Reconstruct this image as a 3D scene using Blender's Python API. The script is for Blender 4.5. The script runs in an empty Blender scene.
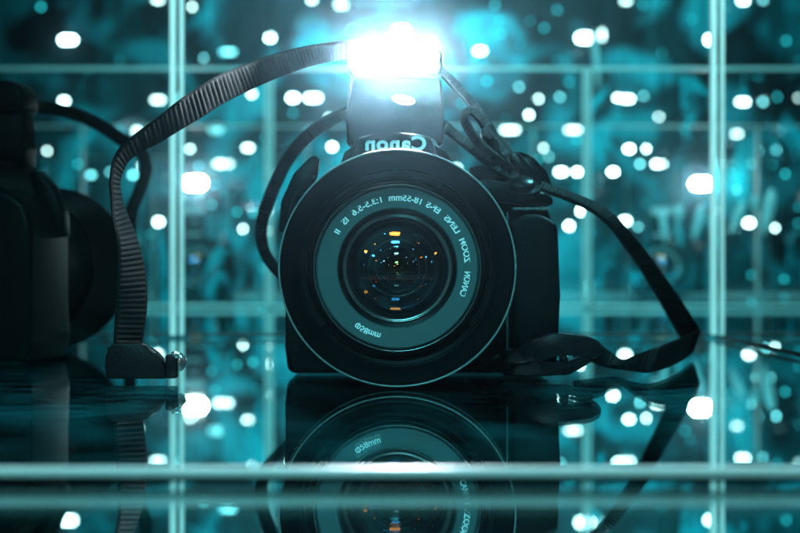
import bpy, bmesh, math, random
from mathutils import Vector, Matrix
random.seed(7)
SC = bpy.context.scene
COL = SC.collection

# ------------------------------------------------------------------ camera
F = 50.0 / 22.3 * 800.0          # pixels (of the 800 px wide photo) per unit of slope
CY = -0.600                      # the viewing camera's y
CZ = 0.0410                      # and its height above the mirror floor
cd = bpy.data.cameras.new("viewpoint"); cam = bpy.data.objects.new("viewpoint", cd)
COL.objects.link(cam); cam.location = (0, CY, CZ); cam.rotation_euler = (math.radians(90), 0, 0)
cd.lens = 50; cd.sensor_width = 22.3; cd.clip_start = 0.01; cd.clip_end = 60
cd.dof.use_dof = True; cd.dof.focus_distance = 0.617; cd.dof.aperture_fstop = 10.0
SC.camera = cam

# ------------------------------------------------------------------ world, light, exposure
w = bpy.data.worlds.new("World"); SC.world = w; w.use_nodes = True
w.node_tree.nodes["Background"].inputs[0].default_value = (0.0, 0.75, 1.0, 1)
w.node_tree.nodes["Background"].inputs[1].default_value = 0.0012
SC.view_settings.view_transform = 'Standard'; SC.view_settings.look = 'None'
SC.view_settings.exposure = -0.35; SC.view_settings.gamma = 1
SC.cycles.use_denoising = True
SC.cycles.max_bounces = 14; SC.cycles.transparent_max_bounces = 40
SC.cycles.glossy_bounces = 6; SC.cycles.volume_bounces = 0
SC.cycles.sample_clamp_indirect = 4.0
SC.cycles.use_light_tree = True

def area(name, loc, target, size, power, color, sy=None):
    l = bpy.data.lights.new(name, 'AREA'); l.size = size; l.energy = power; l.color = color
    if sy: l.shape = 'RECTANGLE'; l.size_y = sy
    o = bpy.data.objects.new(name, l); COL.objects.link(o); o.location = loc
    o.rotation_euler = (Vector(target) - Vector(loc)).to_track_quat('-Z', 'Y').to_euler()
    return o
TEAL = (0.20, 0.90, 1.0)
area("overhead_fill", (0.03, 0.355, 0.52), (0.03, .475, 0.02), 0.50, 2.9, (.42, .95, 1.0), 0.04).data.spread = math.radians(36)  # unseen fills added above the cells to brighten seams and panes
area("overhead_fill", (0.04, 0.75, 0.62), (0.04, 1.17, 0.20), 0.6, 2.7, (.22, .93, 1.0), 0.12).data.spread = math.radians(80)
area("overhead_fill", (0.05, 1.7, 1.0), (0.05, 2.4, 0.22), 0.9, 2.2, TEAL, 0.3).data.spread = math.radians(90)
area("overhead_fill", (0.15, 4.9, 2.2), (0.15, 6.45, 1.0), 1.3, 34.0, TEAL, 0.6).data.spread = math.radians(70)  # added fill that brightens the far backdrop
k_ = area("cabinet_fill", (-0.10, -0.50, 0.50), (0, 0.0, 0.05), 0.24, 0.60, (.12, .9, 1.0), 0.10); k_.data.spread = math.radians(60)  # unseen fill added to brighten the name ring and its lettering
e_ = area("cabinet_fill", (0.0, -0.42, 0.30), (0, CY + .34, 0.0), 0.34, 0.075, (.45, .95, 1.0), 0.02); e_.data.spread = math.radians(50)  # added fill that brightens the front glass edge
area("cabinet_fill", (0.26, 0.24, 0.46), (0.03, 0.05, 0.05), 0.10, 0.35, (.2, .9, 1.0), 0.06).data.spread = math.radians(45)  # unseen side fill added for the camera

def P(px, py, D):
    return Vector(((px - 400) / F * D, CY + D, CZ + (266.5 - py) / F * D))
def Dfloor(py):
    return F * CZ / (py - 266.5)

# ------------------------------------------------------------------ materials
def mat(name, base=(.5, .5, .5), rough=.5, metal=0.0, spec=.32, bump=None, var=None, coat=0):
    m = bpy.data.materials.new(name); m.use_nodes = True
    nt = m.node_tree; b = nt.nodes["Principled BSDF"]
    b.inputs["Base Color"].default_value = (*base, 1)
    b.inputs["Roughness"].default_value = rough
    b.inputs["Metallic"].default_value = metal
    b.inputs["Specular IOR Level"].default_value = spec
    b.inputs["Coat Weight"].default_value = coat
    tc = nt.nodes.new("ShaderNodeTexCoord")
    if var:      # (scale, amount)
        n = nt.nodes.new("ShaderNodeTexNoise"); n.inputs["Scale"].default_value = var[0]; n.inputs["Detail"].default_value = 6
        nt.links.new(tc.outputs["Object"], n.inputs["Vector"])
        mr = nt.nodes.new("ShaderNodeMapRange")
        mr.inputs[3].default_value = max(0.02, rough - var[1]); mr.inputs[4].default_value = min(1, rough + var[1])
        nt.links.new(n.outputs["Fac"], mr.inputs[0]); nt.links.new(mr.outputs[0], b.inputs["Roughness"])
    if bump:     # (scale, strength, distance)
        n = nt.nodes.new("ShaderNodeTexNoise"); n.inputs["Scale"].default_value = bump[0]; n.inputs["Detail"].default_value = 3
        nt.links.new(tc.outputs["Object"], n.inputs["Vector"])
        bp = nt.nodes.new("ShaderNodeBump"); bp.inputs["Strength"].default_value = bump[1]; bp.inputs["Distance"].default_value = bump[2]
        nt.links.new(n.outputs["Fac"], bp.inputs["Height"]); nt.links.new(bp.outputs[0], b.inputs["Normal"])
    return m
def emis(name, col, s):
    m = bpy.data.materials.new(name); m.use_nodes = True; nt = m.node_tree; nt.nodes.clear()
    e = nt.nodes.new("ShaderNodeEmission"); e.inputs[0].default_value = (*col, 1); e.inputs[1].default_value = s
    o = nt.nodes.new("ShaderNodeOutputMaterial"); nt.links.new(e.outputs[0], o.inputs[0]); return m
def coated(name, tint, fac, rough=0.0, film=None, filmcol=(.3, .8, .85), scale=6, stretch=(1, 1, 1), lo=.45, hi=.75, fres=False):
    """see-through glass with a tinted mirror sheen and, if film is set, noise patches standing in for blurred reflections"""
    m = bpy.data.materials.new(name); m.use_nodes = True; nt = m.node_tree; nt.nodes.clear(); N = nt.nodes.new; L = nt.links.new
    t = N("ShaderNodeBsdfTransparent"); g = N("ShaderNodeBsdfGlossy"); g.inputs["Color"].default_value = (*tint, 1); g.inputs["Roughness"].default_value = rough
    mx = N("ShaderNodeMixShader"); mx.inputs[0].default_value = fac; L(t.outputs[0], mx.inputs[1]); L(g.outputs[0], mx.inputs[2])
    if fres:
        lw = N("ShaderNodeLayerWeight"); lw.inputs[0].default_value = .25
        mm = N("ShaderNodeMath"); mm.operation = 'MULTIPLY_ADD'; mm.inputs[1].default_value = .5; mm.inputs[2].default_value = fac
        mm.use_clamp = True; L(lw.outputs["Fresnel"], mm.inputs[0]); L(mm.outputs[0], mx.inputs[0])
    last = mx
    if film:
        d = N("ShaderNodeBsdfDiffuse"); d.inputs[0].default_value = (*filmcol, 1)
        tr = N("ShaderNodeBsdfTranslucent"); tr.inputs[0].default_value = (*filmcol, 1)
        dm = N("ShaderNodeMixShader"); dm.inputs[0].default_value = .5; L(d.outputs[0], dm.inputs[1]); L(tr.outputs[0], dm.inputs[2])
        tc = N("ShaderNodeTexCoord"); mp = N("ShaderNodeMapping"); mp.inputs["Scale"].default_value = stretch
        n = N("ShaderNodeTexNoise"); n.inputs["Scale"].default_value = scale; n.inputs["Detail"].default_value = 8; n.inputs["Roughness"].default_value = .6; n.inputs["Distortion"].default_value = .8
        mr = N("ShaderNodeMapRange"); mr.inputs[1].default_value = lo; mr.inputs[2].default_value = hi; mr.inputs[3].default_value = film[0]; mr.inputs[4].default_value = film[1]
        L(tc.outputs["Object"], mp.inputs[0]); L(mp.outputs[0], n.inputs["Vector"]); L(n.outputs["Fac"], mr.inputs[0])
        m2 = N("ShaderNodeMixShader"); L(mr.outputs[0], m2.inputs[0]); L(mx.outputs[0], m2.inputs[1]); L(dm.outputs[0], m2.inputs[2]); last = m2
    o = N("ShaderNodeOutputMaterial"); L(last.outputs[0], o.inputs[0]); return m

M = dict(
    plastic=mat("black_plastic", (.0012, .003, .0034), .38, spec=.07, bump=(2500, .25, .0002), var=(60, .1)),
    hood=mat("hood_plastic", (.0008, .0022, .0026), .36, spec=.04, var=(45, .10), bump=(1500, .08, .0001)),
    hoodin=mat("ribbed_black", (.0008, .0020, .0024), .40, spec=.07, var=(80, .1)),
    rim=mat("highlight_rim", (.12, .15, .15), .28, spec=.6, var=(120, .12)),  # lighter colour puts a highlight on the rim
    rubber=mat("grip_rubber", (.001, .003, .0034), .5, spec=.07, bump=(900, .6, .0005)),
    ring=mat("name_ring", (.030, .068, .072), .5, spec=.25, bump=(3000, .3, .0001), var=(200, .1)),
    white=mat("white_print", (.85, .85, .85), .5),
    metal=mat("thread_metal", (.16, .18, .18), .22, metal=.85, var=(150, .1)),
    dark=mat("matt_black", (.0015, .002, .002), .75, spec=.1),
    strap=mat("strap_webbing", (.001, .0025, .003), .5, spec=.08, bump=(3500, .7, .0004)),
    tab=mat("strap_leather", (.001, .0018, .002), .45, spec=.12, bump=(900, .5, .0004)),
    buckle=mat("buckle_plastic", (.002, .004, .005), .28, spec=.16, var=(100, .12), bump=(700, .1, .0002)),
    chrome=mat("steel_snap", (.55, .57, .57), .18, metal=1, var=(300, .1)),
    frost=None,
)
def frosted(name, col, tr=.5):
    m = bpy.data.materials.new(name); m.use_nodes = True; nt = m.node_tree; nt.nodes.clear(); N = nt.nodes.new; L = nt.links.new
    d = N("ShaderNodeBsdfDiffuse"); t = N("ShaderNodeBsdfTranslucent"); g = N("ShaderNodeBsdfGlossy"); g.inputs["Roughness"].default_value = .3
    tc = N("ShaderNodeTexCoord"); n = N("ShaderNodeTexNoise"); n.inputs["Scale"].default_value = 25; n.inputs["Detail"].default_value = 5
    cr = N("ShaderNodeMix"); cr.data_type = 'RGBA'; cr.inputs[6].default_value = (*[c * .6 for c in col], 1); cr.inputs[7].default_value = (*col, 1)
    L(tc.outputs["Object"], n.inputs["Vector"]); L(n.outputs["Fac"], cr.inputs[0]); L(cr.outputs[2], d.inputs[0]); L(cr.outputs[2], t.inputs[0])
    a = N("ShaderNodeMixShader"); a.inputs[0].default_value = tr; L(d.outputs[0], a.inputs[1]); L(t.outputs[0], a.inputs[2])
    b = N("ShaderNodeMixShader"); b.inputs[0].default_value = .12; L(a.outputs[0], b.inputs[1]); L(g.outputs[0], b.inputs[2])
    o = N("ShaderNodeOutputMaterial"); L(b.outputs[0], o.inputs[0]); return m
M['shelf'] = None
M['frost'] = frosted("frosted_glass_edge", (.80, .92, .89))
PANES = [coated("reflection_mottle_glass", (.7, .95, 1), .004, .02, film=f_, filmcol=(.012, .62, .74), scale=sc_, stretch=st_, lo=lo_, hi=hi_)
         for f_, sc_, st_, lo_, hi_ in (((.0, .05), 11, (1.2, 1, .5), .46, .66), ((.0, .60), 17, (1.8, 1, .6), .57, .67), ((.0, .75), 20, (1.3, 1, .8), .56, .66), ((.0, .40), 26, (2.2, 1, .3), .56, .66), ((.0, .45), 15, (2.2, 1, .5), .56, .67))]  # teal noise patches put blurred reflections into the glass colour
M['shelf'] = frosted('shelf_glass_edge', (.74, .92, .88), .10)
M['streak_frost'] = frosted('pale_streak_frost', (.55, .85, .85))  # for the added streak shapes
M['sidepane'] = coated("side_glass", (.7, .95, 1), .05, .02, film=(.0, .16), filmcol=(.012, .62, .74), scale=14, stretch=(1, 1, .5), lo=.5, hi=.85)
M['front_el'] = coated("coated_lens_orange", (1.0, .20, .02), .16, .012, film=(.0, .09), filmcol=(.3, .7, .75), scale=55, lo=.48, hi=.72)  # pale noise clouds stand in for soft reflections on the front glass
M['blue_el'] = coated("coated_lens_blue", (.10, .50, 1.0), .16, .012)
M['white_el'] = coated("coated_lens_plain", (.75, 1.0, 1.0), .12, .012)
M['gold_el'] = coated("coated_lens_gold", (1.0, .45, .12), .55, .01)

# ------------------------------------------------------------------ mesh helpers
def link(name, bm, m, parent=None, smooth=False, auto=None):
    bmesh.ops.recalc_face_normals(bm, faces=bm.faces[:])
    me = bpy.data.meshes.new(name); bm.to_mesh(me); bm.free()
    o = bpy.data.objects.new(name, me); COL.objects.link(o)
    if m: me.materials.append(m)
    if smooth or auto:
        me.shade_smooth()
        if auto: me.set_sharp_from_angle(angle=math.radians(auto))
    if parent: o.parent = parent
    return o
def empty(name, loc=(0, 0, 0), rz=0):
    o = bpy.data.objects.new(name, None); COL.objects.link(o); o.location = loc; o.rotation_euler = (0, 0, rz); o.empty_display_size = .01
    return o
def tag(o, label=None, cat=None, group=None, kind=None):
    if label: o["label"] = label
    if cat: o["category"] = cat
    if group: o["group"] = group
    if kind: o["kind"] = kind
    return o
def stadium_prism(wd, ht, y0, y1, cx, cz):
    r_ = ht / 2; pts = []
    for sgn in (1, -1):
        for k in range(9):
            a = -math.pi / 2 + math.pi * k / 8
            pts.append((cx + sgn * (wd / 2 - r_) + sgn * r_ * math.cos(a), cz + sgn * r_ * math.sin(a)))
    return prism(pts, y0, y1)
def add_box(bm, lo, hi, bev=0, seg=2):
    r = bmesh.ops.create_cube(bm, size=1)
    for v in r["verts"]:
        v.co = Vector([(lo[i] + hi[i]) / 2 + v.co[i] * (hi[i] - lo[i]) for i in range(3)])
    if bev:
        es = list({e for v in r["verts"] for e in v.link_edges})
        bmesh.ops.bevel(bm, geom=es, offset=bev, segments=seg, profile=.5, affect='EDGES')
def box(lo, hi, bev=0, seg=2):
    bm = bmesh.new(); add_box(bm, lo, hi, bev, seg); return bm
def prism(poly, y0, y1, bev=0, seg=3, holes=None):
    bm = bmesh.new()
    a = [bm.verts.new((x, y0, z)) for x, z in poly]; b = [bm.verts.new((x, y1, z)) for x, z in poly]
    bm.faces.new(a); bm.faces.new(b[::-1]); n = len(poly)
    for i in range(n): bm.faces.new((a[i], b[i], b[(i + 1) % n], a[(i + 1) % n]))
    if bev: bmesh.ops.bevel(bm, geom=[e for e in bm.edges], offset=bev, segments=seg, profile=.5, affect='EDGES', clamp_overlap=True)
    return bm
def lathe(prof, cz, cx=0.0, seg=160, a0=0, a1=360, closed=False):
    """prof: (radius, y) pairs; axis along y"""
    bm = bmesh.new(); full = abs(a1 - a0) >= 360; n = seg if full else seg + 1
    rings = []
    for i in range(n):
        t = math.radians(a0 + (a1 - a0) * i / seg)
        rings.append([bm.verts.new((cx + r * math.cos(t), y, cz + r * math.sin(t))) for r, y in prof])
    for i in range(n if full else n - 1):
        A, B = rings[i], rings[(i + 1) % n]
        for j in range(len(prof) - (0 if closed else 1)):
            k = (j + 1) % len(prof); bm.faces.new((A[j], A[k], B[k], B[j]))
    if closed and not full:
        bm.faces.new(rings[0]); bm.faces.new(rings[-1][::-1])
    bmesh.ops.remove_doubles(bm, verts=bm.verts[:], dist=1e-7)
    return bm
def tube(pts, r, seg=8):
    bm = bmesh.new(); prev = None; pts = [Vector(p) for p in pts]
    for i, p in enumerate(pts):
        t = (pts[min(i + 1, len(pts) - 1)] - pts[max(i - 1, 0)]).normalized()
        u = t.cross(Vector((0, 1, 0.01))).normalized(); v = t.cross(u)
        rg = [bm.verts.new(p + r * (math.cos(a) * u + math.sin(a) * v)) for a in [2 * math.pi * k / seg for k in range(seg)]]
        if prev:
            for k in range(seg): bm.faces.new((prev[k], prev[(k + 1) % seg], rg[(k + 1) % seg], rg[k]))
        else: bm.faces.new(rg[::-1])
        prev = rg
    bm.faces.new(prev); return bm
def textmesh(s, size=1.0, offset=0.0, shear=0.0, spacing=1.0):
    c = bpy.data.curves.new("lettering", 'FONT'); c.body = s; c.size = size; c.offset = offset; c.shear = shear
    c.space_character = spacing; c.resolution_u = 4; c.fill_mode = 'FRONT'
    o = bpy.data.objects.new("lettering_source", c); COL.objects.link(o)
    dg = bpy.context.evaluated_depsgraph_get(); dg.update()
    me = bpy.data.meshes.new_from_object(o.evaluated_get(dg))
    bpy.data.objects.remove(o); bpy.data.curves.remove(c)
    bm = bmesh.new(); bm.from_mesh(me); bpy.data.meshes.remove(me)
    return bm
def catmull(P4, t):
    a, b, c, d = P4
    return 0.5 * ((2 * b) + (c - a) * t + (2 * a - 5 * b + 4 * c - d) * t * t + (3 * b - a - 3 * c + d) * t ** 3)
def resample(A, B, step):
    n = len(A); out = []
    for i in range(n - 1):
        g = lambda X: [X[max(i - 1, 0)], X[i], X[i + 1], X[min(i + 2, n - 1)]]
        L = ((A[i + 1] + B[i + 1]) / 2 - (A[i] + B[i]) / 2).length
        k = max(2, int(L / step))
        for j in range(k): out.append((catmull(g(A), j / k), catmull(g(B), j / k)))
    out.append((A[-1], B[-1])); return out
def ribbon(A, B, thick=.0013, rib=.0019, depth=.0005):
    """woven strap between two edge curves, with cross ribs"""
    st = rib / 6; S = resample(A, B, st); bm = bmesh.new(); prev = None; s = 0; lastc = None
    for i, (a, b) in enumerate(S):
        c = (a + b) / 2
        if lastc is not None: s += (c - lastc).length
        lastc = c
        c0 = (S[max(i - 3, 0)][0] + S[max(i - 3, 0)][1]) / 2; c1 = (S[min(i + 3, len(S) - 1)][0] + S[min(i + 3, len(S) - 1)][1]) / 2
        t = (c1 - c0); wv = (b - a); nrm = t.cross(wv)
        if nrm.length < 1e-12: nrm = Vector((0, 1, 0))
        nrm.normalize()
        if prev and nrm.dot(pn) < 0 and False: nrm = -nrm
        pn = nrm
        wob = 1 + .35 * math.sin(s * 900 + 1.3 * math.sin(s * 2100)) * math.sin(s * 370)
        h = thick / 2 + wob * depth * (0.5 + 0.5 * math.cos(2 * math.pi * s / rib)) ** .6
        eh = thick / 2 + depth * .3
        q = [a + nrm * 0, a + wv * .06 + nrm * eh, a + wv * .14 + nrm * h, a + wv * .5 + nrm * h * 1.05, a + wv * .86 + nrm * h, a + wv * .94 + nrm * eh,
             b, a + wv * .94 - nrm * eh, a + wv * .86 - nrm * h, a + wv * .5 - nrm * h * 1.05, a + wv * .14 - nrm * h, a + wv * .06 - nrm * eh]
        rg = [bm.verts.new(x) for x in q]
        if prev:
            for k in range(12): bm.faces.new((prev[k], prev[(k + 1) % 12], rg[(k + 1) % 12], rg[k]))
        else: bm.faces.new(rg)
        prev = rg
    bm.faces.new(prev[::-1]); return bm
def edges_px(pairs, W, sign=1):
    """pairs: (x1,y1,x2,y2,D): two edges in photo pixels at depth D; the second edge swings in depth so that the width stays W metres"""
    A, B = [], []
    for x1, y1, x2, y2, D in pairs:
        w = math.hypot(x2 - x1, y2 - y1) / F * D
        dz = math.sqrt(max(0, W * W - w * w)) * sign
        A.append(P(x1, y1, D - dz / 2)); B.append(P(x2, y2, D + dz / 2))
    return A, B
def centre_px(pts, wpx, tilt=(0, .0)):
    """pts: (x,y,D) centreline; wpx width in pixels across the run"""
    A, B = [], []; n = len(pts)
    for i, (x, y, D) in enumerate(pts):
        x0, y0, _ = pts[max(i - 1, 0)]; x1, y1, _ = pts[min(i + 1, n - 1)]
        dx, dy = x1 - x0, y1 - y0; l = math.hypot(dx, dy) or 1; ux, uy = -dy / l, dx / l
        ww = wpx[i] if isinstance(wpx, (list, tuple)) else wpx
        A.append(P(x + ux * ww / 2, y + uy * ww / 2, D - tilt[1] / 2)); B.append(P(x - ux * ww / 2, y - uy * ww / 2, D + tilt[1] / 2))
    return A, B

# ------------------------------------------------------------------ the setting: mirror floor, far wall
def sheet(name, x0, x1, y0, y1, z, m):
    bm = bmesh.new(); v = [bm.verts.new(c) for c in ((x0, y0, z), (x1, y0, z), (x1, y1, z), (x0, y1, z))]; bm.faces.new(v)
    return link(name, bm, m)
mm = bpy.data.materials.new("mirror_silver"); mm.use_nodes = True
b = mm.node_tree.nodes["Principled BSDF"]; b.inputs["Metallic"].default_value = 1; b.inputs["Roughness"].default_value = 0.012
b.inputs["Base Color"].default_value = (.62, .90, .90, 1)
M['floorglass'] = coated("floor_glass", (.8, 1, 1), .14, .004, film=(.0, .03), filmcol=(.02, .6, .7), scale=30, lo=.48, hi=.72)  # teal noise patches stand in for bright reflections on the floor
tag(sheet("mirror_floor", -1.6, 1.6, CY - 1.4, 6.4, -.0008, mm), kind='structure')
tag(sheet("floor_glass", -1.6, 1.6, CY - 1.4, 6.4, 0.0, M['floorglass']), kind='structure')
wallm = mat("far_wall_reflections", (.02, .11, .13), .6)
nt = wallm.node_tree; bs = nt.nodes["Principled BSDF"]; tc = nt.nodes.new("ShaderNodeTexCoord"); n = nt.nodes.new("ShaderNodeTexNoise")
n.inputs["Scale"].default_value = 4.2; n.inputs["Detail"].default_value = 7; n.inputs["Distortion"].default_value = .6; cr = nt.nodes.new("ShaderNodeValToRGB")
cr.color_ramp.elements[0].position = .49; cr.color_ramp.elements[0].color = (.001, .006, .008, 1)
cr.color_ramp.elements[1].position = .63; cr.color_ramp.elements[1].color = (.01, .38, .44, 1)  # bright teal patches painted as blurred reflections on a backdrop
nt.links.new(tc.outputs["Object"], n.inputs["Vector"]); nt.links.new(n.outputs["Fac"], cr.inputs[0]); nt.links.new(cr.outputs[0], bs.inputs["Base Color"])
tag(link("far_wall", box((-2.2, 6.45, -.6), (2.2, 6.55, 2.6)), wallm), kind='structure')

# ------------------------------------------------------------------ haze
vm = bpy.data.materials.new("bloom_haze"); vm.use_nodes = True; nt = vm.node_tree; nt.nodes.clear()
pv = nt.nodes.new("ShaderNodeVolumePrincipled"); pv.inputs["Color"].default_value = (.46, .81, 1, 1); pv.inputs["Density"].default_value = 0.010
pv.inputs["Anisotropy"].default_value = .985
o = nt.nodes.new("ShaderNodeOutputMaterial"); nt.links.new(pv.outputs[0], o.inputs["Volume"])
tag(link("bloom_haze", box((-2.5, CY - 1.6, -1.0), (2.5, 6.8, 2.9)), vm), kind='stuff')  # thin volume added to give the flash its bloom

# ------------------------------------------------------------------ glass partitions, one cell behind the other
ROWD = [1.043 + .73 * k for k in range(6)]
X0, PITCH, ZTOP = -.129, .314, .238
ordw = ["nearest", "second", "third", "fourth", "fifth", "sixth"]
for k, D in enumerate(ROWD):
    y = CY + D; half = 400 / F * D
    for n_ in range(-4, 5):
        xa, xb = X0 + PITCH * n_, X0 + PITCH * (n_ + 1)
        if xb < -half - .01 or xa > half + .01: continue
        e1, e2, gap = (.0033, .0021, .0012) if k == 0 else ((.0040, .0034, .0006) if k == 1 else (.0016, .0016, .0004))
        hb = .0012 if k == 0 else (.0034 if k == 1 else .002 if k == 2 else .0008)
        t = empty("glass_partition", ((xa + xb) / 2, y, 0))
        sx = (xa + xb) / 2
        cx_px = 400 + sx / D * F
        pc = max(0, min(100, round(cx_px / 8)))
        pos = f"{ordw[k]} row behind the camera, centred {pc} percent across"
        tag(t, f"reflection-mottled teal glass panel, {pos}", "glass panel", "glass panels of the mirrored cabinet", "thing")
        L0, R0 = xa + gap - sx, xb - gap - sx
        link("edge_strip", box((L0, -.003, .001), (L0 + e2, .003, ZTOP), .0004, 1), M['frost'], t)
        link("edge_strip", box((R0 - e1, -.003, .001), (R0, .003, ZTOP), .0004, 1), M['frost'], t)
        link("bottom_rail", box((L0 + e2, -.0028, .001), (R0 - e1, .0028, .001 + hb), .0003, 1), M['frost'] if k else M['dark'], t)
        link("top_rail", box((L0 + e2, -.0028, ZTOP - (.0048 if k < 1 else .0032 if k == 1 else .0025 if k == 2 else .0008)), (R0 - e1, .0028, ZTOP), .0003, 1), M['frost'], t)
        pn = link("pane", box((L0 + e2, -.0012, .001 + hb), (R0 - e1, .0012, ZTOP - .0075)), PANES[(0 if k == 0 else 4 if k != 1 else (1, 2, 3, 0)[(k * 3 + n_ * 2 + n_ // 2) % 4])], t)
        bmq = bmesh.new(); v = [bmq.verts.new(c) for c in ((L0 + e2, 0, .001 + hb), (R0 - e1, 0, .001 + hb), (R0 - e1, 0, ZTOP - .0075), (L0 + e2, 0, ZTOP - .0075))]; bmq.faces.new(v)
        bmq.to_mesh(pn.data); bmq.free()
# the right side wall of the cabinet, running towards the viewer
t = empty("side_panel", (.1815, 0, 0))
tag(t, "clear side glass panel meeting the floor in a dark slanting line at the right edge", "glass panel")
bm = bmesh.new(); v = [bm.verts.new(c) for c in ((0, -.35, .002), (0, .434, .002), (0, .434, ZTOP), (0, -.35, ZTOP))]; bm.faces.new(v)
link("pane", bm, M['sidepane'], t); link("bottom_rail", box((-.0006, -.35, .0002), (.0006, .434, .0018)), M['dark'], t)

# front edge of the shelf, nearest the viewer
t = empty("front_glass_edge", (0, CY + .3415, 0))
tag(t, "pale blurred horizontal glass edge lying across the mirror floor in front of the camera", "glass edge")
link("glass_strip", box((-.16, -.0016, .0012), (.16, .0016, .0028), .0006, 2), M['shelf'], t, smooth=True)
link("gasket", box((-.16, -.0012, .0001), (.16, .0012, .0012)), M['dark'], t)

# ------------------------------------------------------------------ the camera (local origin under the lens front, floor level)
AZ = .0405
CAMCX = (397.3 - 400) / F * .6
def mmx(prof): return [(r * .001, y * .001) for r, y in prof]
flash_lit = emis("flash_tube_light", (.80, .93, 1.0), 4800)
flash_off = mat("flash_diffuser", (.5, .55, .55), .2)
arm_glint_mat = emis("arm_glint_glow", (.95, 1.0, .92), 14)  # glowing dome added for a glint reflected on the flash arm

def arc_text(s, a0, a1, r, size, y, parent, m, extra=0.0):
    bm = textmesh(s, size, offset=extra)
    xs = [v.co.x for v in bm.verts]; x0, x1 = min(xs), max(xs)
    for v in bm.verts:
        th = math.radians(a0 + (a1 - a0) * (v.co.x - x0) / (x1 - x0)); rr = r + v.co.y
        v.co = Vector((rr * math.cos(th), y, AZ + rr * math.sin(th)))
    return bm
def cap_el(R, a, yv, rings=24, seg=96):
    """spherical cap, vertex towards the viewer at y=yv"""
    prof = []
    for i in range(rings + 1):
        r = a * i / rings; prof.append((r * .001, (yv + R - math.sqrt(R * R - r * r)) * .001))
    return lathe(prof, AZ, seg=seg)

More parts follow.
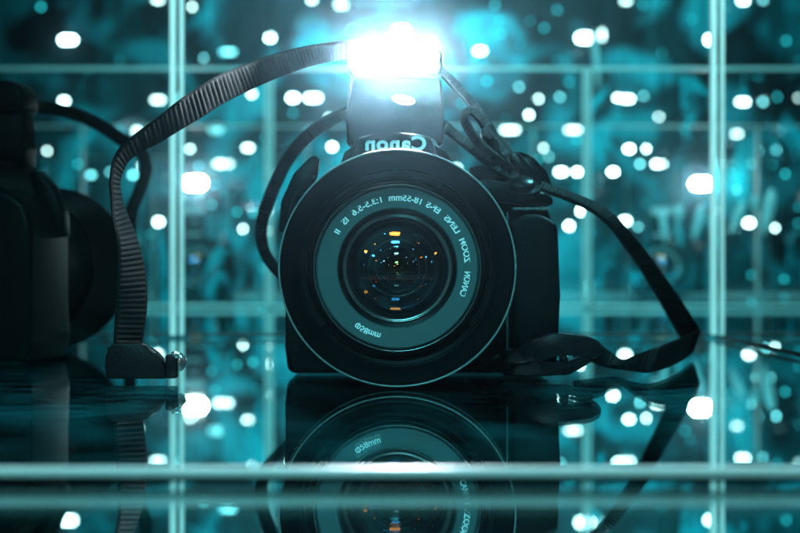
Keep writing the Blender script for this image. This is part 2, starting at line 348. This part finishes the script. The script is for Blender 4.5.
def make_camera(loc, rz=0.0):
    root = empty("dslr_camera", loc, rz)
    # ---- body
    body = link("body", prism([(x * .001, z * .001) for x, z in
        [(-42, .1), (-43, 10), (-43, 58), (-40, 68), (-33, 73), (-24, 76), (24, 74), (34, 70), (50, 66), (57, 64), (59.5, 58), (59.5, 8), (58, .1)]],
        .085, .128, .0028), M['plastic'], root, auto=40)
    link("grip", prism([(x * .001, z * .001) for x, z in [(43, 3), (42, 57), (46, 60.5), (54, 60.5), (60, 57), (60.8, 30), (60, 6), (57, 2.5)]],
        .070, .118, .0045, 4), M['rubber'], root, auto=40)
    link("top_deck", prism([(x * .001, z * .001) for x, z in [(24, 66), (25, 72.5), (34, 74), (46, 72), (56, 69), (59, 67), (59, 64)]],
        .078, .120, .002, 2), M['plastic'], root, auto=40)
    sh = link("shutter_button", lathe(mmx([(0, -3), (4.2, -2.6), (5, -1.8), (5.4, 0), (7.2, .2), (7.6, 2.5)]), 0, seg=40), M['buckle'], root, auto=40)
    sh.rotation_euler = (math.radians(-62), 0, 0); sh.location = (.047, .080, .0715)
    # mode dial and left lever
    dl = link("mode_dial", lathe(mmx([(0, -4)] + [(7.4, -4), (8, -3.4), (8, 3), (7, 3.4)]), 0, seg=36), M['plastic'], root, auto=35)
    dl.rotation_euler = (math.radians(-90), 0, 0); dl.location = (.036, .108, .0765)
    lug = link("strap_lug", prism([(x * .001, z * .001) for x, z in [(-46, 54), (-45, 66), (-40, 77), (-33, 84), (-30, 83), (-31, 76), (-36, 66), (-38, 54)]], .090, .100, .0014, 2), M['plastic'], root, auto=40)
    lug = link("strap_lug", prism([(x * .001, z * .001) for x, z in [(50, 68), (46, 80), (44, 84), (47, 86), (52, 84), (58, 78), (61, 70)]], .095, .104, .0014, 2), M['plastic'], root, auto=40)
    # ---- prism hump, brand plate, flash
    link("prism_housing", prism([(x * .001, z * .001) for x, z in [(-27, 70), (-22, 76), (-17.5, 82), (-15.5, 88.5), (14, 88.5), (16, 82), (22, 76), (28, 70)]],
        .060, .122, .0022, 3), M['plastic'], root, auto=40)
    plate = link("brand_plate", prism([(x * .001, z * .001) for x, z in [(-16.8, 80.5), (-14.2, 88.2), (-8, 89.6), (0, 90.1), (7, 89.6), (12.2, 88.2), (15.2, 80.5)]],
        .0555, .0595, .0009, 2), M['hood'], root, auto=40)
    bm = textmesh("Canon", .0078, offset=.0003, spacing=1.1)
    xs = [v.co.x for v in bm.verts]; x0, x1 = min(xs), max(xs); ys = [v.co.y for v in bm.verts]; y0, y1 = min(ys), max(ys)
    for v in bm.verts:
        u = (v.co.x - x0) / (x1 - x0); vv = (v.co.y - y0) / (y1 - y0)
        v.co = Vector((.0105 - .0223 * u, .05525, .0832 + .0056 * vv))
    link("brand_lettering", bm, M['white'], plate)
    arm = link("flash_arm", prism([(x * .001, z * .001) for x, z in [(-19, 86), (-19.2, 96), (-18.2, 109), (-17, 112), (15.5, 112), (16.6, 109), (17.4, 96), (17.2, 86)]],
        .0665, .0805, .0022, 3), M['plastic'], root, auto=40)
    bm = bmesh.new(); bmesh.ops.create_uvsphere(bm, u_segments=32, v_segments=16, radius=1)
    for v in bm.verts: v.co = Vector((v.co.x * .0042, v.co.y * .0014, v.co.z * .0017))
    af = link("arm_glint", bm, arm_glint_mat, root, smooth=True); af.location = (.0022, .0652, .1028); af.rotation_euler = (0, math.radians(10), 0)
    head = link("flash_head", prism([(x * .001, z * .001) for x, z in [(-17, 111), (-18.6, 114), (-18.4, 120), (-16, 124), (-11, 126), (9.5, 126), (14, 124), (16.4, 120), (16.8, 114), (15.4, 111)]],
        .0625, .082, .002, 3), M['plastic'], root, auto=40)
    link("flash_window", stadium_prism(.0325, .0112, .06235, .0624, -.0009, .1187), flash_lit, head, auto=40)
    for sx, sz in ((-.0385, .010), (-.0385, .052), (.0385, .0115)):
        sc_ = link("body_screw", lathe(mmx([(0, .25), (.5, .25), (.55, 0), (1.2, -.05), (1.5, .2), (1.5, 1.2)]), 0, seg=20), M['buckle'], body, auto=30); sc_.location = (sx, .0848, sz)
    link("release_button", lathe(mmx([(0, -1.8), (4.0, -1.7), (4.6, -1.1), (4.7, .6), (5.6, .7), (5.9, 1.2)]), 0, seg=40), M['buckle'], root, auto=35).location = (-.0372, .0845, .031)
    link("trim_line", box((.0415, .0838, .004), (.0422, .0856, .062), .0003, 1), M['rim'], root)
    link("deck_highlight", box((.0435, .0775, .0622), (.0575, .0795, .0634), .0004, 1), M['rim'], root)  # pale bar put in as the shoulder's highlight line
    # ---- lens
    ribs = []
    y = 36
    while y < 66: ribs += [(33.5, y), (33.5, y + .9), (32.8, y + 1.1), (32.8, y + 1.7)]; y += 2.0
    link("lens_barrel", lathe(mmx([(31, 30), (33, 31), (33.5, 33)] + ribs + [(33.5, 68), (32, 70), (31, 86)]), AZ), M['rubber'], root, auto=30)
    hood = link("lens_hood", lathe(mmx([(39.3, .55), (39.1, .8), (38.2, 3.2), (35.8, 9.0), (33.9, 13.2), (33.4, 13.5), (33.2, 15.0), (32.0, 15.4), (31.6, 19.0),
        (33.8, 34), (34.6, 38), (35.4, 38), (35.6, 34), (37.5, 16), (39.4, 2.6), (39.9, 1.2)]), AZ, seg=220), M['hood'], root, auto=28)
    link("hood_rim", lathe(mmx([(39.9, 1.2), (39.92, .6), (39.75, .25), (39.5, .22), (39.3, .55)]), AZ, seg=220), M['rim'], hood, smooth=True)
    for a0, a1 in ((62, 118), (-38, -8), (188, 218), (146, 172)):
        link("bayonet_tab", lathe(mmx([(33.1, 13.6), (31.2, 13.8), (30.7, 14.6), (30.7, 16.2), (32.2, 16.4)]), AZ, seg=40, a0=a0, a1=a1, closed=True), M['hoodin'], hood, auto=35)
    link("front_barrel", lathe(mmx([(32.2, 22), (31.6, 18.0), (31.2, 17.9), (31.1, 17.3), (30.8, 17.2), (30.6, 16.6), (30.1, 16.2), (29.9, 16.5), (29.6, 16.2), (29.2, 16.1), (28.9, 16.4), (28.7, 17.8), (28.2, 18.2)]), AZ, seg=200), M['hoodin'], root, auto=35)
    link("bright_bezel", lathe(mmx([(28.95, 16.3), (28.75, 15.95), (28.45, 16.0), (28.3, 16.5)]), AZ, seg=200), M['metal'], root, smooth=True)
    nr = link("name_ring", lathe(mmx([(28.2, 18.2), (27.7, 17.5), (27.4, 17.3), (20.9, 18.1), (20.6, 18.5), (20.5, 19.6)]), AZ, seg=200), M['ring'], root, auto=35)
    def ry(r): return (17.3 + (27.4 - r) / 6.5 * .8) * .001 - .00012
    chunks = [("CANON", -23.6, -3.0), ("ZOOM", 4.2, 24.6), ("LENS", 30.2, 47.0), ("EF-S", 53.0, 65.5), ("18-55mm", 70.0, 97.2),
              ("1:3.5-5.6", 103.0, 130.0), ("IS", 135.5, 140.8), ("II", 147.2, 150.4)]
    tb = bmesh.new(); tmp = bpy.data.meshes.new("t")
    for s, a0, a1 in chunks:
        bb = arc_text(s, a0, a1, .02325, .00315, ry(24.2), None, None, extra=.00009)
        bb.to_mesh(tmp); bb.free(); tb.from_mesh(tmp)
    bpy.data.meshes.remove(tmp)
    link("ring_lettering", tb, M['white'], nr)
    link("diameter_lettering", arc_text("\u03c658mm", 233.4, 256.0, .02325, .00315, ry(24.2), None, None, extra=.00009), M['white'], nr)
    th = [(20.5, 19.6)]
    y = 19.6
    for i in range(4): th += [(20.1, y + .15), (20.1, y + .5), (19.7, y + .65)]; y += .7
    th += [(19.2, y + .2), (19.0, y + 1.0)]
    link("inner_thread", lathe(mmx(th), AZ, seg=180), M['hoodin'], root, auto=25)
    link("retaining_ring", lathe(mmx([(19.1, 23.2), (18.9, 22.6), (18.5, 22.6), (18.4, 23.1)]), AZ, seg=180), M['metal'], root, smooth=True)
    link("retaining_ring", lathe(mmx([(18.4, 23.3), (17.9, 23.3), (17.7, 23.8), (17.6, 26)]), AZ, seg=180), M['metal'], root, smooth=True)
    # stepped black baffle inside, then the elements in front of it
    pr = [(17.7, 25), (17.4, 29), (16.6, 29.2), (16.4, 33), (14, 33.5), (13.6, 37), (10.6, 37.4), (10.2, 41), (8, 41.4), (7.6, 46), (0, 46.2)]
    link("inner_baffle", lathe(mmx(pr), AZ, seg=120), M['dark'], root, auto=30)
    link("inner_ring", lathe(mmx([(10.4, 37.2), (10.2, 36.9), (9.9, 37.0), (9.8, 37.4)]), AZ, seg=120), M['metal'], root, smooth=True)
    link("lens_element", cap_el(60, 14.7, 24.2), M['front_el'], root, smooth=True)
    link("lens_element", cap_el(45, 16.2, 27.5), M['blue_el'], root, smooth=True)
    link("lens_element", cap_el(25, 10.0, 34.5), M['white_el'], root, smooth=True)
    link("lens_element", cap_el(6.0, 4.6, 38.5), M['gold_el'], root, smooth=True)
    return root
def copy_tree(o, parent=None):
    c = o.copy(); COL.objects.link(c)
    if parent: c.parent = parent; c.matrix_parent_inverse = o.matrix_parent_inverse.copy()
    for ch in list(o.children): copy_tree(ch, c)
    return c

main = make_camera((CAMCX, 0, 0))
tag(main, "black reflex camera in sharp focus, flash firing, large lens hood resting on the mirror floor", "camera", "reflex cameras in the mirrored cabinet")
def off(root):
    for ch in root.children:
        n = ch.name.split('.')[0]
        if n in ("flash_window", "arm_glint"):
            ch.data = ch.data.copy(); ch.data.materials.clear(); ch.data.materials.append(flash_off)
        off(ch)
def at_floor(px, D): p = P(px, 266.5, D); return (p.x, p.y, 0)
spots = [((55, .90), 168, "large blurred black camera seen from behind at the left edge"),
         ((200, 2.40), 15, "small blurred dark camera in the second cell, below the glaring light at the left seam"),
         ((660, 2.45), -12, "small blurred dark camera in the second cell, left of the double seam on the right")]
for (px, D), rz, lb in spots:
    c = copy_tree(main); c.location = at_floor(px, D); c.rotation_euler = (0, 0, math.radians(rz)); off(c)
    tag(c, lb, "camera", "reflex cameras in the mirrored cabinet")

# ------------------------------------------------------------------ the camera's strap
st = empty("camera_strap", P(397, 371, .70))
tag(st, "ribbed black neck strap looping off both sides of the sharp camera down to the floor", "strap")
def part(name, bm, m, **k):
    o = link(name, bm, m, **k); o.parent = st; o.matrix_parent_inverse = Matrix.Translation(-Vector(st.location)); return o
LP = [(362, 39, 362, 57, .70), (350, 40, 350, 59, .695), (330, 42, 333, 61.5, .69), (300, 47, 306, 68, .68), (270, 55, 278, 78, .67), (240, 66, 249, 91, .66), (215, 77, 223, 104, .652), (195, 89, 203, 117, .648),
      (175, 103, 181, 130, .645), (155, 119, 161, 142, .645), (136, 134, 142, 151, .645), (122, 146, 129, 160, .645), (114, 160, 123, 170, .646), (111, 180, 119, 182, .648),
      (112, 200, 121, 199, .65), (113, 220, 127, 215, .65), (117, 240, 136, 236, .65), (118, 262, 143, 258, .65), (117, 285, 147, 282, .65), (115, 310, 147, 310, .65), (113, 348, 142, 348, .65)]
A, B = edges_px(LP, .0122)
part("webbing", ribbon(A, B), M['strap'], auto=50)
# right hand part: thin tail, then the wide run to the floor and back
RP = [(428, 120, 434, 112, .73), (450, 137, 456, 130, .715), (470, 152, 475, 145, .70), (490, 168, 494, 160, .69), (510, 179, 513, 171, .685), (530, 187, 533, 179, .685), (548, 193, 551, 186, .69), (565, 199, 568, 192, .70), (585, 208, 589, 200, .71), (600, 218, 607, 209, .72),
      (612, 231, 628, 229, .73), (627, 252, 645, 249, .745), (641, 272, 661, 271, .765), (658, 300, 680, 298, .79), (675, 330, 697, 324, .81), (684, 345, 700, 332, .82)]
A, B = edges_px(RP, .0105)
part("webbing", ribbon(A, B), M['strap'], auto=50)
lo = [(699, 328, 691, 356), (694, 331, 685, 361), (682, 337, 671, 369), (660, 346, 650, 375.5), (640, 354, 631, 374), (624, 360, 616, 371), (610, 351, 604, 367), (596, 341, 590, 362), (580, 337, 573, 358)]
A, B = [], []
for i, (x1, y1, x2, y2) in enumerate(lo):
    D = Dfloor(max(y2, 356) + (0 if i < 6 else (i - 5) * 3)); A.append(P(x1, y1, D + .002)); B.append(P(x2, y2, D - .002))
for q in B: q.z = max(q.z, .0012)
part("webbing", ribbon(A, B), M['strap'], auto=50)
def px_prism(poly, D, depth, bev, seg=2):
    return prism([(P(x, y, D).x, max(P(x, y, D).z, .0006)) for x, y in poly], CY + D - depth / 2, CY + D + depth / 2, bev, seg)
part("leather_tab", px_prism([(107, 354), (111, 348), (113, 343), (141, 343), (148, 346), (158, 352), (163, 358), (166, 366), (168, 379), (108, 379.5), (106, 366)], .648, .007, .0009), M['tab'], auto=40)
part("snap_clip", px_prism([(166, 355), (175, 353), (178, 358), (178, 378), (167, 379)], .648, .007, .0008), M['buckle'], auto=40)
part("snap_knob", px_prism([(178, 354), (184, 355), (187, 360), (186, 366), (182, 371), (178, 372)], .647, .006, .0010), M['chrome'], auto=40)
part("snap_lever", px_prism([(172, 351), (180, 352), (184, 355), (178, 358), (171, 357)], .6465, .004, .0006), M['chrome'], auto=40)
# buckle by the right of the hood, made of two cheeks and a bridge with the slot between
bk = part("buckle", px_prism([(500, 356), (522, 343), (550, 332), (588, 336), (598, 341), (600, 350), (594, 358), (578, 355), (560, 354), (540, 356), (520, 362), (502, 368)], .668, .016, .0011), M['buckle'], auto=40)
part("buckle_bar", px_prism([(500, 369), (520, 363), (540, 359.5), (548, 358), (551, 364), (566, 361), (580, 357), (592, 360), (580, 367), (568, 374), (540, 376), (503, 379)], .666, .012, .0009), M['buckle'], auto=40)
part("buckle_pin", px_prism([(560, 356), (566, 355), (568, 363), (561, 364)], .666, .012, .0004), M['buckle'], auto=40)
part("buckle_prong", px_prism([(462, 383), (480, 360), (500, 352), (506, 360), (505, 384)], .690, .012, .0012), M['buckle'], auto=40)
# thin adjusting tail, loop and slider beside the flash
A, B = centre_px([(436, 66, .70), (450, 80, .70), (470, 102, .70), (484, 122, .70), (497, 142, .70), (512, 160, .70), (524, 172, .70)], [7, 8, 8, 11, 12, 12, 10], (0, .004))
part("webbing", ribbon(A, B, .0012, .0016, .0002), M['strap'], auto=50)
A, B = centre_px([(520, 178, .69), (500, 163, .69), (484, 149, .69), (472, 134, .69), (465, 121, .69), (467, 112, .692), (475, 113, .694), (484, 122, .696), (492, 137, .696), (505, 155, .696)], [8, 9, 9, 8, 7, 7, 6, 7, 8, 8], (0, .006))
part("strap_loop", ribbon(A, B, .0012, .0016, .0002), M['strap'], auto=50)
part("slider", px_prism([(480, 130), (488, 126), (500, 146), (498, 152), (490, 154), (482, 142)], .694, .006, .001), M['buckle'], auto=40)
part("keeper", px_prism([(507, 158), (514, 151), (520, 154), (542, 182), (540, 190), (532, 191)], .688, .006, .0012), M['buckle'], auto=40)
part("keeper", px_prism([(520, 160), (524, 157), (533, 157), (540, 165), (543, 178), (545, 192), (536, 190)], .694, .006, .0012), M['buckle'], auto=40)
# back run of the strap leaving the left of the hump
A, B = centre_px([(352, 111, .76), (330, 121, .76), (308, 136, .76), (290, 156, .76), (278, 178, .765), (268, 202, .77), (262, 222, .775), (262, 243, .78), (270, 262, .78), (290, 285, .77)], [10, 12, 13, 13, 13, 13, 12, 11, 10, 9], (0, .004))
part("webbing", ribbon(A, B), M['strap'], auto=50)
A, B = centre_px([(-20, 118, .93), (5, 108, .93), (30, 106, .93), (60, 110, .92), (92, 121, .92), (122, 140, .92), (140, 152, .92), (146, 168, .925), (140, 190, .93), (131, 215, .935), (130, 255, .94), (130, 325, .945)], 13, (0, .004))
tag(link("camera_strap", ribbon(A, B), M['strap'], auto=50), "blurred black strap arching from the large dark camera at the left edge", "strap")
# pouch-like dark pad on the floor in front of the left camera

# ------------------------------------------------------------------ glowing discs standing in for mirrored reflections of the flash
def stadium(wd, ht, y0, y1, n=7):
    r = min(wd, ht) / 2; pts = []
    for k in range(n + 1):
        a = -math.pi / 2 + math.pi * k / n
        pts.append(((wd / 2 - r) * (1 if wd > ht else 0) + r * math.cos(a), ((ht / 2 - r) if ht > wd else 0) * (1 if a > 0 else -1) + r * math.sin(a)))
    for k in range(n + 1):
        a = math.pi / 2 + math.pi * k / n
        pts.append((-(wd / 2 - r) * (1 if wd > ht else 0) + r * math.cos(a), ((ht / 2 - r) if ht > wd else 0) * (1 if math.sin(a) > 0 else -1) + r * math.sin(a)))
    out = []
    for p in pts:
        if not out or (abs(p[0] - out[-1][0]) + abs(p[1] - out[-1][1])) > 1e-6: out.append(p)
    if (abs(out[0][0] - out[-1][0]) + abs(out[0][1] - out[-1][1])) < 1e-6: out.pop()
    return prism(out, y0, y1)
LM = {}
def flash_spot_mat(b, ratio):
    ratio = 1.3 ** round(math.log(ratio) / math.log(1.3)); key = (round(b, 1), ratio)
    if key not in LM:
        if b >= 3.9: c, s = (.72, 1, 1), 260 * ratio
        elif b >= 2.9: c, s = (.62, 1, 1), 5.0 * ratio
        elif b >= 1.4: c, s = (.60, 1, .97), (1.25 if b > 2.2 else .85) * b * ratio
        elif b >= .75: c, s = (.20, .95, 1), .75 * b * ratio
        else: c, s = (.03, .8, .88), .55 * b * ratio
        LM[key] = emis("flash_spot_glow", c, s)
    return LM[key]
FLASH_SPOTS = """41 7 15 15 .5|68 40 27 18 3|64 101 19 16 2|158 100 23 16 2|180 98 10 10 1|137 131 19 12 1.5|47 151 14 14 1.5|78 164 13 13 .7|78 150 12 12 .3|142 166 14 14 1.5|133 175 17 16 1|110 172 11 12 .8|190 149 14 14 1.5|195 183 32 22 4|158 0 20 12 2|192 7 14 14 1.5|270 38 18 18 2.5|228 52 26 15 1.2|312 0 18 12 2|341 5 22 14 1.8|252 94 17 16 2|293 98 20 17 2.5|313 98 26 17 2.5|293 113 14 14 .4|216 129 26 20 .8|248 148 20 15 2|223 164 30 17 2|270 171 15 15 1.8|332 147 17 14 2.5|270 211 17 18 2.5|243 229 13 13 2|237 212 13 13 .5|253 213 13 13 .6|269 231 11 10 1.5|158 222 20 17 2.5|480 51 21 16 2.5|501 34 14 14 .4|500 20 14 14 .3|486 68 16 15 .5|487 81 16 15 .5|538 99 14 15 1.8|529 115 15 16 2|585 38 28 20 3|602 35 12 22 1.5|510 130 28 15 2|573 130 26 14 2|577 140 13 12 .6|543 148 12 15 1.5|561 172 20 16 2.5|577 172 17 16 2.5|613 172 18 15 2.5|618 98 18 14 2|626 1 20 10 2|643 5 12 13 .5|743 1 20 14 2.3|763 0 14 11 1|708 40 15 18 2.5|662 53 13 13 .4|786 41 13 13 .6|627 99 23 16 2.5|644 96 13 14 1|659 117 15 16 1.5|743 102 23 15 2.5|763 102 11 13 1.3|777 97 12 14 .5|737 134 20 10 1.8|629 149 18 15 2.5|646 149 14 15 2|640 164 14 15 1|659 164 23 15 2.5|758 151 11 14 1.3|776 150 13 14 1.3|751 164 13 11 1|773 165 12 12 .4|785 174 14 14 .7|701 184 30 20 4|756 198 14 10 1|770 200 16 10 1|625 221 20 17 2.5|638 227 11 11 .8|749 223 19 17 2.5|766 228 12 14 1.3|775 228 13 14 1.8|784 279 14 11 .6|581 211 16 17 2.5|569 226 17 17 2.5|401 30 26 17 3|457 168 13 11 2|330 196 10 10 .5|212 205 14 14 .4|590 232 13 13 .5|520 45 12 12 .2|352 30 12 12 .3|690 120 12 12 .25|120 60 13 13 .2|30 130 12 12 .25|720 240 12 12 .3|600 290 12 10 .3|215 185 12 12 .5|88 70 12 12 .2|557 60 12 12 .2"""
lamps = []
for q in FLASH_SPOTS.split('|'):
    x, y, w_, h_, b_ = map(float, q.split()); lamps.append((x, y, w_, h_, b_))
rnd = random.Random(11)
while len(lamps) < 150:
    x = min(798, max(3, rnd.gauss(520, 210))); y = rnd.choice([rnd.uniform(0, 290), rnd.uniform(80, 240)])
    if 285 < x < 525 and y > 150 or 335 < x < 455: continue
    if any(abs(x - q[0]) < 9 and abs(y - q[1]) < 9 for q in lamps): continue
    z = rnd.uniform(9, 14); lamps.append((round(x), round(y), z * rnd.choice([1, 1, 1.3]), z, rnd.choice([.2, .3, .4, .5, .7, 1.0, 1.5])))
def build_flash_spot(loc, wd, ht, m, face=-1, rz=0):
    t = empty("flash_reflection", loc, rz)
    link("bulb", stadium(wd, ht, -.0006, .0), m, t)
    link("housing", box((-wd * .35, .003, -ht * .35), (wd * .35, .012, ht * .35), .001, 1), M['dark'], t)
    link("added_cable", tube([(0, .008, ht * .34), (0, .008, 1.9 - loc[2])], .0008, 5), M['dark'], t)  # invented cable; a mirrored spot hangs from nothing
    return t
used = {}
for i, (x, y, w_, h_, b_) in enumerate(lamps):
    D = 5.5 if y < 140 else (2.6 if b_ >= 3.9 else (4.4 if y < 180 else 3.5))
    D += (((i * 37) % 11) - 5) * .03
    s = D / F; c = 16.2 * (1 - .6 / D)
    ow = max(3.6, w_ - c * .85); oh = max(3.6, h_ - c * .85); wd = ow * s; ht = oh * s; ratio = max(1, w_ * h_ / (ow * oh))
    t = build_flash_spot(tuple(P(x, y, D)), wd, ht, flash_spot_mat(b_, ratio))
    look = "glaring large" if b_ >= 3.9 else "very bright" if b_ >= 2.9 else "bright white" if b_ >= 1.4 else "pale cyan" if b_ >= .75 else "dim teal"
    shape = "pill-shaped" if w_ > h_ * 1.2 else "tall oval" if h_ > w_ * 1.2 else "round"
    tag(t, f"{look} {shape} lamp, {x / 8:.1f} percent across and {max(0, y) / 5.33:.1f} percent down the photo".replace(".0 ", " "), "lamp", "flash reflections behind the camera")

# frosted shapes added in place of pale streaks, some of them reflected hands
for x, y, ln, wpx, tl, lb in ((664, 226, 34, 9, -4, "left-hand pale stand-in for a reflected finger left of the double seam"), (679, 213, 16, 10, 0, "small pale stand-in streak between two longer ones left of the double seam"),
        (698, 222, 36, 10, 9, "right-hand pale stand-in for a reflected finger left of the double seam"), (737, 217, 32, 12, 12, "slanting pale stand-in for a reflected finger just right of the double seam"),
        (755, 204, 18, 10, 0, "short pale stand-in streak right of the double seam"), (768, 212, 46, 15, 8, "longest pale stand-in for a reflected finger near the right edge"),
        (206, 322, 12, 26, 0, "low pale added streak near the floor left of the camera"), (596, 60, 60, 9, -6, "tall pale added streak below the bright spot upper right of the flash")):
    D = 2.25; s = D / F; p = P(x, y, D); t = empty("pale_streak", p)
    bm = bmesh.new(); bmesh.ops.create_uvsphere(bm, u_segments=20, v_segments=14, radius=1)
    for v in bm.verts:
        f_ = 1 - .45 * (0.5 - v.co.z / 2); v.co = Vector((v.co.x * wpx * s / 2 * f_ + v.co.z * tl * s * .5, v.co.y * .006, v.co.z * ln * s / 2))
    link("streak_blob", bm, M['streak_frost'], t, smooth=True)
    link("added_cable", tube([(tl * s * .5, 0, ln * s * .48), (tl * s * .5, 0, 1.2 - p.z)], .0006, 5), M['dark'], t)
    tag(t, lb, "pale streak", "added pale streaks behind the camera")
area("overhead_fill", (0.25, 1.35, 0.75), (0.25, 1.65, 0.10), 0.5, 1.6, TEAL, 0.08).data.spread = math.radians(60)  # unseen fill added over the pale streak shapes

# unseen lamps added on the viewer's side for glints in the lens glass
def glint_lamp(dx, dz, dist, wd, ht, m, label):
    """dx, dz: slopes from the lens centre"""
    l = math.sqrt(dx * dx + dz * dz + 1)
    p = Vector((CAMCX + dx / l * dist, .03 - dist / l, AZ + dz / l * dist))
    t = empty("glint_lamp", p); d = (Vector((CAMCX, .03, AZ)) - p)
    t.rotation_euler = d.to_track_quat('-Y', 'Z').to_euler()
    link("bulb", stadium(wd, ht, -.002, .002), m, t)
    link("housing", box((-wd * .5, .003, -ht * .5), (wd * .5, .012, ht * .5), .001, 1), M['plastic'], t)
    tag(t, label, "lamp", "lamps on the viewer's side mirrored in the lens")
fl = emis("glint_lamp_glow", (.55, .9, 1), 42); fs = emis("glint_spot_glow", (.8, 1, 1), 34)
glint_lamp(-.035, .46, .80, .105, .034, fl, "wide added lamp mirrored as an orange bar high in the lens glass")
glint_lamp(-.43, .22, .86, .040, .028, fl, "small added lamp mirrored as an orange dot at the left of the lens")
glint_lamp(.52, .20, .90, .022, .018, fs, "small added lamp mirrored as a blue dot at the right of the lens")
k = 0
for zz in (.10, .30, .62, .95):
    for xx in (-.95, -.62, -.28, .0, .30, .66, 1.0):
        k += 1
        if xx == 0 and zz < .5: continue
        glint_lamp(xx + .05 * math.sin(k * 3.1), zz + .04 * math.sin(k * 5.3), .95 + .1 * math.sin(k), .014, .010, fs,
                   "tiny added lamp on the viewer's side mirrored as a speck in the lens glass")
